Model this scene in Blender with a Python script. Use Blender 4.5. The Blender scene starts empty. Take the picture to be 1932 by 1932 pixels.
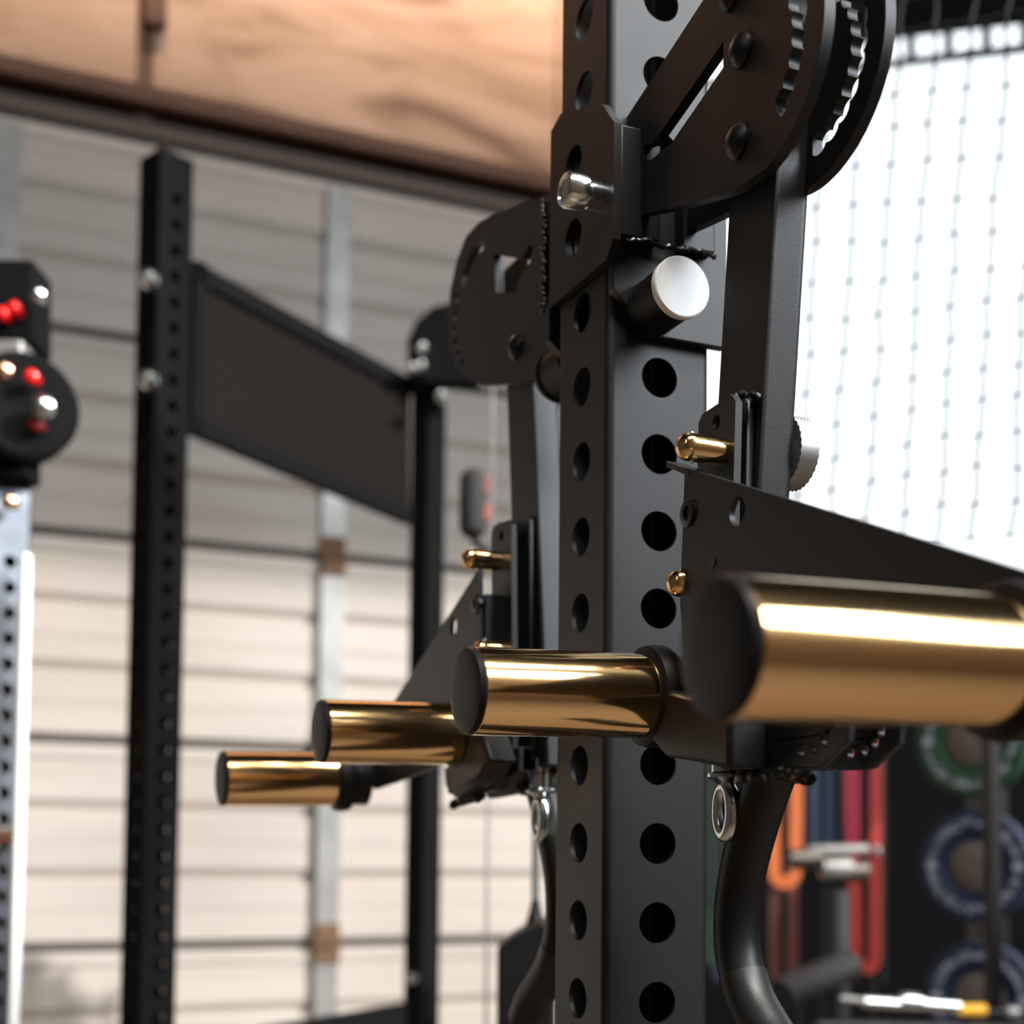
import bpy, bmesh, math, random
from mathutils import Vector, Matrix
from mathutils.geometry import tessellate_polygon
random.seed(7)
PI = math.pi
scene = bpy.context.scene
C = scene.collection

# ------------------------------------------------------------------ camera
# survey of the photograph: 1932 px frame, focal length in pixels, principal point, heading, pitch, roll
FP, CX, CY = 2612.17, 966.0, 1464.8
TH, PT, RO = math.radians(23.134), math.radians(2.979), math.radians(0.536)
CAM = Vector((-0.4303, -0.80855, 1.27))
Fh = Vector((math.sin(TH), math.cos(TH), 0)); R0 = Vector((math.cos(TH), -math.sin(TH), 0)); UP = Vector((0, 0, 1))
fw = math.cos(PT)*Fh + math.sin(PT)*UP
u0 = -math.sin(PT)*Fh + math.cos(PT)*UP
rt = math.cos(RO)*R0 + math.sin(RO)*u0
up = -math.sin(RO)*R0 + math.cos(RO)*u0
cd = bpy.data.cameras.new('camera'); cam = bpy.data.objects.new('camera', cd); C.objects.link(cam)
m = Matrix((rt, up, -fw)).transposed().to_4x4(); m.translation = CAM
cam.matrix_world = m
cd.sensor_fit = 'HORIZONTAL'; cd.sensor_width = 36.0
cd.lens = FP/1932*36; cd.shift_y = (CY-966)/1932; cd.clip_start = 0.02
cd.dof.use_dof = True; cd.dof.focus_distance = 0.80; cd.dof.aperture_fstop = 5.0; cd.dof.aperture_blades = 0
scene.camera = cam

def ray(px, py): return fw + rt*((px-CX)/FP) - up*((py-CY)/FP)
def onX(px, py, X): r = ray(px, py); return CAM + r*((X-CAM.x)/r.x)
def onY(px, py, Y): r = ray(px, py); return CAM + r*((Y-CAM.y)/r.y)
def atD(px, py, d): return CAM + ray(px, py)*d

# ------------------------------------------------------------------ view, world, lights
scene.view_settings.view_transform = 'Standard'; scene.view_settings.look = 'None'
scene.view_settings.gamma = 1.0; scene.view_settings.use_curve_mapping = False
scene.view_settings.exposure = 0.0
w = bpy.data.worlds.new('world'); scene.world = w; w.use_nodes = True
w.node_tree.nodes['Background'].inputs[0].default_value = (0.90, 0.96, 1.0, 1)
w.node_tree.nodes['Background'].inputs[1].default_value = 1.6

def area(name, loc, target, sx, sy, power, col, spread=180):
    l = bpy.data.lights.new(name, 'AREA'); l.shape = 'RECTANGLE'; l.size = sx; l.size_y = sy
    l.energy = power; l.color = col; l.spread = math.radians(spread)
    o = bpy.data.objects.new(name, l); C.objects.link(o); o.location = loc
    o.rotation_euler = (Vector(target)-Vector(loc)).to_track_quat('-Z', 'Y').to_euler()
    return o
DY = 2.957                                     # plane of the sectional door
sun = bpy.data.lights.new('sun', 'SUN'); sun.energy = 6.6; sun.angle = math.radians(1.2); sun.color = (1.0, 0.97, 0.94)
so = bpy.data.objects.new('sun', sun); C.objects.link(so)
SUN = Vector((-1.0, 1.0, 0)).normalized(); ELEV = math.radians(25)
sd = Vector((SUN.x*math.cos(ELEV), SUN.y*math.cos(ELEV), -math.sin(ELEV)))
so.rotation_euler = sd.to_track_quat('-Z', 'Y').to_euler(); so.location = (1, -5, 6)
area('side_window_light', (1.75, -2.95, 3.36), (0.2, 0, 1.6), 1.7, 2.1, 250, (0.86, 0.93, 1.0))
area('ceiling_lamp_light', (0.6, 1.85, 5.3), (0.6, 2.957, 4.45), 3.4, 0.3, 70, (1.0, 0.79, 0.62), 56)
area('peg_highlight_light', (0.2, -1.9, 5.2), (0, 0, 1.4), 3.0, 0.75, 80, (1.0, 0.95, 0.88), 75)  # unseen light added to put a second bright band on the gold pegs
area('front_fill_light', (-2.4, -1.6, 3.2), (0, 0, 1.4), 0.5, 1.6, 4, (1.0, 0.90, 0.78))  # weak fill light added from the left, no lamp known there

# ------------------------------------------------------------------ materials
def mat(name, col, rough=0.5, metal=0.0, bump=0.0, bscale=400, var=0.0, vscale=8, spec=0.5, stretch=None, col2=None, emis=None, alpha=None, coat=0):
    M = bpy.data.materials.new(name); M.use_nodes = True; nt = M.node_tree; b = nt.nodes['Principled BSDF']
    b.inputs['Base Color'].default_value = (*col, 1); b.inputs['Roughness'].default_value = rough
    b.inputs['Metallic'].default_value = metal; b.inputs['Specular IOR Level'].default_value = spec
    if coat: b.inputs['Coat Weight'].default_value = coat
    tc = nt.nodes.new('ShaderNodeTexCoord'); src = tc.outputs['Object']
    if stretch:
        mp = nt.nodes.new('ShaderNodeMapping'); mp.inputs['Scale'].default_value = stretch
        nt.links.new(src, mp.inputs[0]); src = mp.outputs[0]
    if var or col2:
        n = nt.nodes.new('ShaderNodeTexNoise'); n.inputs['Scale'].default_value = vscale; n.inputs['Detail'].default_value = 5
        nt.links.new(src, n.inputs['Vector'])
        r = nt.nodes.new('ShaderNodeValToRGB'); r.color_ramp.elements[0].position = .32; r.color_ramp.elements[1].position = .68
        c2 = col2 or tuple(c*(1-var) for c in col)
        r.color_ramp.elements[0].color = (*c2, 1); r.color_ramp.elements[1].color = (*col, 1)
        nt.links.new(n.outputs['Fac'], r.inputs[0]); nt.links.new(r.outputs[0], b.inputs['Base Color'])
        mr = nt.nodes.new('ShaderNodeMapRange'); mr.inputs['To Min'].default_value = min(1, rough*1.15); mr.inputs['To Max'].default_value = rough*.88
        nt.links.new(n.outputs['Fac'], mr.inputs['Value']); nt.links.new(mr.outputs[0], b.inputs['Roughness'])
    if bump:
        n2 = nt.nodes.new('ShaderNodeTexNoise'); n2.inputs['Scale'].default_value = bscale; n2.inputs['Detail'].default_value = 2
        nt.links.new(src, n2.inputs['Vector'])
        bp = nt.nodes.new('ShaderNodeBump'); bp.inputs['Strength'].default_value = bump; bp.inputs['Distance'].default_value = .00012
        nt.links.new(n2.outputs['Fac'], bp.inputs['Height']); nt.links.new(bp.outputs[0], b.inputs['Normal'])
    if emis:
        b.inputs['Emission Color'].default_value = (*emis[0], 1); b.inputs['Emission Strength'].default_value = emis[1]
    if alpha is not None: b.inputs['Alpha'].default_value = alpha
    return M
coat = mat('black_powder_coat', (.008, .008, .009), .47, bump=.25, bscale=900, var=.3, vscale=14)
coatf = mat('fine_black_coat', (.006, .006, .0065), .42, bump=.15, bscale=1500, spec=.35)
coatg = mat('grained_black_coat', (.012, .0125, .013), .42, bump=.65, bscale=1100)
satin = mat('satin_black', (.005, .005, .0055), .32, spec=.4)
plastic = mat('black_plastic', (.006, .0055, .006), .48, spec=.22, bump=.1, bscale=600)
rough_liner = mat('rough_black_liner', (.012, .012, .012), .35, bump=1.0, bscale=420)
gold = mat('polished_brass', (.96, .66, .33), .12, 1.0, bump=.04, bscale=60, stretch=(1, 30, 30))
goldf = mat('polished_gold', (.90, .62, .30), .13, 1.0)
chrome = mat('bright_zinc', (.72, .78, .80), .20, 1.0)
zinc = mat('zinc_bolt', (.70, .74, .76), .25, 1.0)
white = mat('white_plastic', (.88, .89, .90), .4)
knurl = mat('knurled_steel', (.42, .43, .43), .45, .9)
matte = mat('matte_black_steel', (.006, .006, .0065), .9, spec=.06)
doorm = mat('cream_door_steel', (.47, .418, .37), .55, var=.10, vscale=2.2, stretch=(1, 1, 9))
groovem = mat('door_groove', (.50, .47, .44), .6)
seamm = mat('door_seam_seal', (.055, .045, .038), .7)
galv = mat('galvanised_steel', (.32, .315, .30), .45, .55, var=.25, vscale=12)
rust = mat('rusty_hinge', (.16, .085, .04), .8, var=.5, vscale=60)
beamm = mat('brown_timber', (.14, .062, .032), .7, var=.3, vscale=6, stretch=(1, 6, 6))
darkm = mat('dark_wall_paint', (.0045, .0045, .005), .9, spec=.12)
redglow = mat('red_plastic_glow', (.75, .01, .01), .15, emis=((1, .02, .02), .12))  # knob plastic with a slight added glow, not a lamp
floorm = mat('grey_brown_rubber', (.17, .118, .078), .6, var=.3, vscale=30)

def plywood():
    M = bpy.data.materials.new('plywood'); M.use_nodes = True; nt = M.node_tree; b = nt.nodes['Principled BSDF']; b.inputs['Roughness'].default_value = .6
    tc = nt.nodes.new('ShaderNodeTexCoord'); mp = nt.nodes.new('ShaderNodeMapping'); mp.inputs['Scale'].default_value = (1.1, 1, 4.6)
    nt.links.new(tc.outputs['Object'], mp.inputs[0])
    n = nt.nodes.new('ShaderNodeTexNoise'); n.inputs['Scale'].default_value = 1.7; n.inputs['Detail'].default_value = 7; n.inputs['Distortion'].default_value = 1.1
    nt.links.new(mp.outputs[0], n.inputs['Vector'])
    r = nt.nodes.new('ShaderNodeValToRGB'); e = r.color_ramp.elements
    e[0].position = .30; e[0].color = (.19, .095, .047, 1); e[1].position = .60; e[1].color = (.47, .295, .20, 1)
    e2 = e.new(.47); e2.color = (.39, .23, .14, 1)
    nt.links.new(n.outputs['Fac'], r.inputs[0]); nt.links.new(r.outputs[0], b.inputs['Base Color'])
    return M
plym = plywood()

# ------------------------------------------------------------------ mesh helpers
def obj(name, bm, M, parent=None, smooth=35, bevel=0):
    bmesh.ops.recalc_face_normals(bm, faces=bm.faces)
    me = bpy.data.meshes.new(name); bm.to_mesh(me); bm.free()
    for p in me.polygons: p.use_smooth = True
    me.set_sharp_from_angle(angle=math.radians(smooth))
    me.materials.append(M)
    o = bpy.data.objects.new(name, me); C.objects.link(o)
    if parent:
        o.parent = parent; o.matrix_parent_inverse = Matrix.Identity(4)
        pw = parent.location if parent.parent is None else parent.location+parent.parent.location
        o.location = -pw if False else (0, 0, 0)
        me.transform(Matrix.Translation(-world_loc(parent)))
    if bevel:
        b = o.modifiers.new('bevel', 'BEVEL'); b.width = bevel; b.segments = 2; b.limit_method = 'ANGLE'; b.angle_limit = math.radians(50)
    return o
def world_loc(o):
    v = o.location.copy()
    while o.parent: o = o.parent; v += o.location
    return v
def thing(name, label, cat, loc=(0, 0, 0), group=None):
    o = bpy.data.objects.new(name, None); C.objects.link(o); o.location = loc; o.empty_display_size = .05
    o['label'] = label; o['category'] = cat
    if group: o['group'] = group
    return o
def tag(o, label, cat, group=None):
    o['label'] = label; o['category'] = cat
    if group: o['group'] = group
    return o
def struct(name, bm, M, parent=None, **k):
    o = obj(name, bm, M, parent, **k)
    if not parent: o['kind'] = 'structure'
    return o
def box(bm, x0, x1, y0, y1, z0, z1, M=None):
    v = [Vector((x, y, z)) for x in (x0, x1) for y in (y0, y1) for z in (z0, z1)]
    if M: v = [M @ p for p in v]
    v = [bm.verts.new(p) for p in v]
    for f in ((0, 1, 3, 2), (4, 6, 7, 5), (0, 4, 5, 1), (2, 3, 7, 6), (0, 2, 6, 4), (1, 5, 7, 3)): bm.faces.new([v[i] for i in f])
    return bm
def B(*a, M=None): return box(bmesh.new(), *a, M=M)
def prism(bm, to3, outline, holes, t0, t1):
    """plate: outline and holes are 2-D loops; to3(a, b, t) -> point"""
    loops = [outline]+list(holes)
    tris = tessellate_polygon([[Vector((a, b, 0)) for a, b in l] for l in loops])
    flat = [p for l in loops for p in l]
    A = [bm.verts.new(to3(a, b, t0)) for a, b in flat]; D = [bm.verts.new(to3(a, b, t1)) for a, b in flat]
    for t in tris:
        try: bm.faces.new([A[i] for i in t]); bm.faces.new([D[i] for i in reversed(t)])
        except ValueError: pass
    k = 0
    for l in loops:
        n = len(l)
        for i in range(n):
            j = (i+1) % n
            try: bm.faces.new([A[k+i], A[k+j], D[k+j], D[k+i]])
            except ValueError: pass
        k += n
    return bm
def circ(a, b, r, n=32, s=1): return [(a+r*math.cos(s*2*PI*i/n), b+r*math.sin(s*2*PI*i/n)) for i in range(n)]
TX = lambda a, b, t: Vector((t, a, b))          # plates lying in the Y-Z plane, thickness along X
TY = lambda a, b, t: Vector((a, t, b))          # plates lying in the X-Z plane
def lathe(bm, o, axis, prof, n=48):
    """revolve (distance along axis, radius) pairs about the axis through o"""
    axis = Vector(axis).normalized(); a = axis.orthogonal().normalized(); b = axis.cross(a); o = Vector(o)
    rings = []
    for d, r in prof:
        if r < 1e-6: rings.append([bm.verts.new(o+axis*d)])
        else: rings.append([bm.verts.new(o+axis*d+(a*math.cos(2*PI*i/n)+b*math.sin(2*PI*i/n))*r) for i in range(n)])
    for p, q in zip(rings, rings[1:]):
        for i in range(n):
            j = (i+1) % n
            if len(p) == 1 and len(q) == 1: break
            if len(p) == 1: bm.faces.new([p[0], q[i], q[j]])
            elif len(q) == 1: bm.faces.new([p[i], q[0], p[j]])
            else: bm.faces.new([p[i], q[i], q[j], p[j]])
    return bm
def cyl(bm, o, axis, d0, d1, r, n=40, ch=0.0):
    if ch: return lathe(bm, o, axis, [(d0, 0), (d0, r-ch), (d0+ch, r), (d1-ch, r), (d1, r-ch), (d1, 0)], n)
    return lathe(bm, o, axis, [(d0, 0), (d0, r), (d1, r), (d1, 0)], n)
def tube(bm, pts, rad, n=20, cap=True, closed=False):
    pts = [Vector(p) for p in pts]; rs = rad if isinstance(rad, (list, tuple)) else [rad]*len(pts)
    N = len(pts); rings = []; prev = None
    for i, p in enumerate(pts):
        if closed: t = (pts[(i+1) % N]-pts[i-1]).normalized()
        else: t = (pts[min(i+1, N-1)]-pts[max(i-1, 0)]).normalized()
        a = (prev - t*prev.dot(t)).normalized() if prev else t.orthogonal().normalized()
        prev = a; b = t.cross(a)
        rings.append([bm.verts.new(p+(a*math.cos(2*PI*k/n)+b*math.sin(2*PI*k/n))*rs[i]) for k in range(n)])
    pairs = list(zip(rings, rings[1:]))+([(rings[-1], rings[0])] if closed else [])
    for p, q in pairs:
        for k in range(n): bm.faces.new([p[k], q[k], q[(k+1) % n], p[(k+1) % n]])
    if cap and not closed: bm.faces.new(rings[0]); bm.faces.new(list(reversed(rings[-1])))
    return bm
def spline(pts, k=8):
    pts = [Vector(p) for p in pts]; out = []
    P = [pts[0]*2-pts[1]]+pts+[pts[-1]*2-pts[-2]]
    for i in range(1, len(P)-2):
        a, b, c, d = P[i-1:i+3]
        for j in range(k):
            t = j/k; out.append(.5*((2*b)+(c-a)*t+(2*a-5*b+4*c-d)*t*t+(3*b-a-3*c+d)*t**3))
    out.append(pts[-1]); return out
def bead(bm, pts, r, n=8):
    P = spline(pts, 10); return tube(bm, [p+Vector([random.uniform(-r, r)*.3 for _ in range(3)]) for p in P], [r*random.uniform(.65, 1.25) for _ in P], n)

def perforated_post(name, M, parent, cx, cy, w, z0, z1, hz, hr, yaw=0, holes=None, t=.003, cr=.005, nseg=28):
    """hollow square upright with a row of real holes in each face; hz = list of hole heights"""
    bm = bmesh.new(); h = w/2; hw = h-cr
    for k in range(4):
        Rm = Matrix.Translation((cx, cy, 0)) @ Matrix.Rotation(yaw+k*PI/2, 4, 'Z')
        to = lambda a, b, tt, Rm=Rm: Rm @ Vector((a, tt, b))
        hl = [circ(0, z, hr, nseg) for z in hz] if (holes is None or k in holes) else []
        prism(bm, to, [(-hw, z0), (hw, z0), (hw, z1), (-hw, z1)], hl, -h, -h+t)
        # rounded corner between this face and the next
        ring = []
        for i in range(7):
            a = -PI/2+i*PI/12
            ring.append([bm.verts.new(Rm @ Vector((hw+cr*math.cos(a), -hw+cr*math.sin(a), z))) for z in (z0, z1)])
        for p, q in zip(ring, ring[1:]): bm.faces.new([p[0], q[0], q[1], p[1]])
        inner = [bm.verts.new(Rm @ Vector((hw+(cr-t)*math.cos(a), -hw+(cr-t)*math.sin(a), z))) for a in (-PI/2, 0) for z in (z0, z1)]
        bm.faces.new([inner[0], inner[2], inner[3], inner[1]])
        bm.faces.new([ring[0][1], *[r[1] for r in ring[1:]], inner[3], inner[1]])
    return obj(name, bm, M, parent, smooth=30)

# ------------------------------------------------------------------ the room
corner = onY(1190, 800, DY); corner.z = 0
ang = math.radians(12.7)
WD = (R0*math.cos(ang) - Fh*math.sin(ang)).normalized()     # along the window wall, towards the right and nearer
WN = Vector((-WD.y, WD.x, 0));                              # outward normal
if WN.dot(Fh) < 0: WN = -WN
def onW(px, py, off=0):
    r = ray(px, py); p0 = corner - WN*off; t = (p0-CAM).dot(WN)/r.dot(WN); return CAM + r*t
def wcoord(p): return (p-corner).dot(WD), p.z
def W3(a, b, t): return corner + WD*a + WN*t + Vector((0, 0, b))
H = 6.6
wend = 3.6
XE = 9.0
wr_end = corner + WD*wend
struct('floor', B(-3.2, XE+.1, -3.2, DY+.2, -.1, 0), floorm)
struct('ceiling', B(-3.2, XE+.1, -3.2, DY+.2, H, H+.1), darkm)
struct('wall_left', B(-3.2, -3.1, -3.2, DY+.1, 0, H), mat('left_wall_paint', (.08, .07, .06), .8))
# unseen wall behind the camera, opening shaped so sunlight stops at a door seam
zlo = (DY+3.1)/SUN.y*math.tan(ELEV)
bm = bmesh.new()
prism(bm, TY, [(-3.1, 0), (XE+.1, 0), (XE+.1, H), (-3.1, H)],
      [[(2.5, zlo-.05), (XE-.2, zlo-.05), (XE-.2, zlo+2.086), (2.5, zlo+2.086)]], -3.2, -3.1)
struct('wall_front', bm, mat('front_wall_paint', (.40, .30, .22), .8))
struct('wall_right', B(XE, XE+.1, -3.1, DY+.1, 0, H), darkm)
struct('wall_corner', B(wr_end.x-.02, XE, wr_end.y, wr_end.y+.1, 0, H), darkm)

# wall behind the sectional door: timber header above it
ZT = 3.178
bw = struct('wall_back', B(-3.1, corner.x+.05, DY+.06, DY+.16, 0, H), darkm)
XL, XR = -3.0, corner.x
def ply(x0, x1): struct('plywood_panel', B(x0, x1, DY+.02, DY+.038, 3.315, 5.6), plym, bw, bevel=.002)
jx = onY(276, 100, DY).x
ply(jx-1.22-.03, jx-.022); ply(jx+.022, jx+1.24); ply(jx+1.246, XR); ply(XL, jx-1.28)
struct('batten', B(jx-.021, jx+.021, DY+.025, DY+.045, 3.24, 5.6), beamm, bw)
struct('conduit_box', B(jx-.01, jx+.05, DY-.02, DY+.02, 3.50, 3.60), beamm, bw, bevel=.004)
bm = bmesh.new(); box(bm, XL, XR, DY-.045, DY+.038, 3.262, 3.312)
struct('trim_1', bm, beamm, bevel=.006)
struct('trim_2', B(XL, XR, DY-.012, DY+.03, 3.185, 3.232), mat('dull_brown_rail', (.10, .072, .056), .7), bevel=.004)

door = thing('door_1', 'x', 'x', (0, DY, 0)); del door['label']; del door['category']; door['kind'] = 'structure'
seams = [ZT, 2.627, 2.086, 1.544, 1.002, .46, 0.0]
def panel(z1, z0):
    """one pressed steel section: flat fields, two recessed grooves, a rolled lip"""
    h = z1-z0; pr = []
    g = [(0, .0), (.012, -.010), (.05, -.010), (.055, 0)]
    pr += [(z0+.012, .012), (z0+.016, 0)]
    for f in (.335, .665):
        c = z0+h*f; pr += [(c-.014, 0), (c-.007, .016), (c-.001, .016), (c+.026, 0)]
        mid = c-h*.165
        pr.insert(-4, (mid-.004, 0)); pr.insert(-4, (mid, .003)); pr.insert(-4, (mid+.004, 0))
    pr += [(z0+h*.84, 0), (z0+h*.845, .003), (z0+h*.85, 0), (z1-.055, 0), (z1-.045, -.006), (z1-.014, -.006), (z1-.010, .012)]
    bm = bmesh.new(); rows = [[bm.verts.new((x, DY+y, z)) for x in (XL, XR)] for z, y in pr]
    rows += [[bm.verts.new((x, DY+.03, z)) for x in (XL, XR)] for z in (z1-.010, z0+.012)]
    for a, b in zip(rows, rows[1:]+rows[:1]): bm.faces.new([a[0], a[1], b[1], b[0]])
    return bm
for a, b in zip(seams, seams[1:]): struct('door_panel', panel(a, b), doorm, door, smooth=20)
for z in seams[:-1]: struct('seam_seal', B(XL, XR, DY+.006, DY+.03, z-.016, z+.016), seamm, door)
for sx in (-.27, .617, 1.51):
    for a, b in zip(seams, seams[1:]):
        bm = bmesh.new()
        box(bm, sx-.034, sx+.034, DY-.020, DY-.016, b+.03, a-.03)
        box(bm, sx-.034, sx-.030, DY-.018, DY, b+.03, a-.03); box(bm, sx+.030, sx+.034, DY-.018, DY, b+.03, a-.03)
        struct('stile', bm, galv, door, bevel=.001)
    for z in seams[1:-1]:
        bm = bmesh.new(); box(bm, sx-.035, sx+.035, DY-.026, DY-.021, z-.055, z-.012); box(bm, sx-.035, sx+.035, DY-.026, DY-.021, z+.012, z+.055)
        cyl(bm, (sx-.045, DY-.026, z), (1, 0, 0), 0, .09, .010, 16)
        struct('hinge', bm, rust if z < 1.3 or z == 2.086 else galv, door, bevel=.001)

# window wall on the right
wt = wcoord(onW(1700, 66)); ztop = wt[1]; zb = wcoord(onW(1700, 1230))[1]
u0_, u1_ = .10, wend-.25
bm = bmesh.new()
prism(bm, W3, [(0, 0), (wend, 0), (wend, H), (0, H)], [[(u0_, zb), (u1_, zb), (u1_, ztop), (u0_, ztop)]], 0, .02)
struct('wall_right_2', bm, darkm).name = 'wall_side'
win = thing('window_1', 'x', 'x', W3(0, 0, 0)); del win['label']; del win['category']; win['kind'] = 'structure'
framem = mat('dark_window_frame', (.05, .055, .055), .6)
zr = wcoord(onW(1750, 110))[1]
def wbox(a0, a1, b0, b1, t0, t1):
    bm = bmesh.new(); return prism(bm, W3, [(a0, b0), (a1, b0), (a1, b1), (a0, b1)], [], t0, t1)
struct('transom_rail', wbox(u0_, u1_, zr-.011, zr+.011, .0, .015), framem, win)
muls = [wcoord(onW(x, 80))[0] for x in (1719, 1790, 1862)]
sp = muls[1]-muls[0]
for k in range(-7, 14):
    a = muls[1]+k*sp
    if u0_ < a < u1_: struct('mullion', wbox(a-.013, a+.013, zr, ztop, .0, .015), framem, win)
for a in (u0_, u1_): struct('frame_side', wbox(a-.02, a+.02, zb, ztop, .0, .02), framem, win)
struct('frame_sill', wbox(u0_, u1_, zb-.03, zb+.03, -.02, .02), framem, win)

# knotted net hanging on a bar some way in front of the window
ND = 1.95
pn = atD(1700, 300, ND)
def onN(px, py): r = ray(px, py); return CAM+r*((pn-CAM).dot(WN)/r.dot(WN))
def ncoord(p): return (p-pn).dot(WD), p.z
def N3(a, b, t=0): return pn+WD*a+WN*t+Vector((0, 0, b-pn.z))
netm = mat('grey_net_cord', (.025, .027, .027), .9, spec=.1)
net = thing('cargo_net', 'knotted grey cord net hanging in front of the bright window', 'net', N3(.2, 2.62))
step_ = ncoord(onN(1757, 250))[0]-ncoord(onN(1690, 250))[0]
base = ncoord(onN(1690, 250))[0]
zt0 = ncoord(onN(1690, 190))[1]
cols = [base+k*step_ for k in range(-4, 15)]
grid = []
for j in range(-8, 14):
    row = []
    for i, a in enumerate(cols):
        sag = -.012*math.sin(i*.55+.6)*(j/14)
        row.append(N3(a+random.uniform(-1, 1)*.004-.0035*j, zt0-j*step_*1.03+sag+random.uniform(-1, 1)*.004, -.02*math.sin(j*.5+i*.3)))
    grid.append(row)
def rope(bm, p, q, r):
    mid = (p+q)/2+Vector((random.uniform(-1, 1)*.003, 0, -.003)); tube(bm, [p, mid, q], r, 6, cap=False)
bm = bmesh.new()
for j in range(len(grid)):
    for i in range(len(cols)):
        p = grid[j][i]
        if j+1 < len(grid): rope(bm, p, grid[j+1][i], .0024)
        if i+1 < len(cols): rope(bm, p, grid[j][i+1], .0014)
        bmesh.ops.create_icosphere(bm, subdivisions=1, radius=.0036, matrix=Matrix.Translation(p))
mo = obj('mesh', bm, netm, net); mo['kind'] = 'stuff'
bm = bmesh.new(); zt1 = grid[0][0].z+.01
tube(bm, [N3(cols[0]-.03, zt1), N3(cols[-1]+.03, zt1)], .012, 12)
obj('top_bar', bm, framem, net)
for a in (cols[1], cols[-2]):
    bm = bmesh.new(); tube(bm, [N3(a, zt1), N3(a, H)], .004, 8); obj('hanging_cable', bm, framem, net)

# ------------------------------------------------------------------ main upright
HZ0 = 1.27+.30395
post = thing('rack_upright', 'large black square steel upright with round holes standing in the middle foreground', 'rack post', (0, 0, 0))
perforated_post('post', coat, post, 0, 0, .075, .01, 2.35, [HZ0+.05*k for k in range(-26, 14)], .0130, nseg=48, holes=(0, 3))
bm = bmesh.new(); box(bm, -.07, .07, -.07, .07, 0, .01); obj('base_plate', bm, coat, post, bevel=.001)
bm = bmesh.new(); box(bm, -.038, .038, -.038, .038, 2.35, 2.356); obj('top_cap', bm, plastic, post, bevel=.002)

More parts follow.
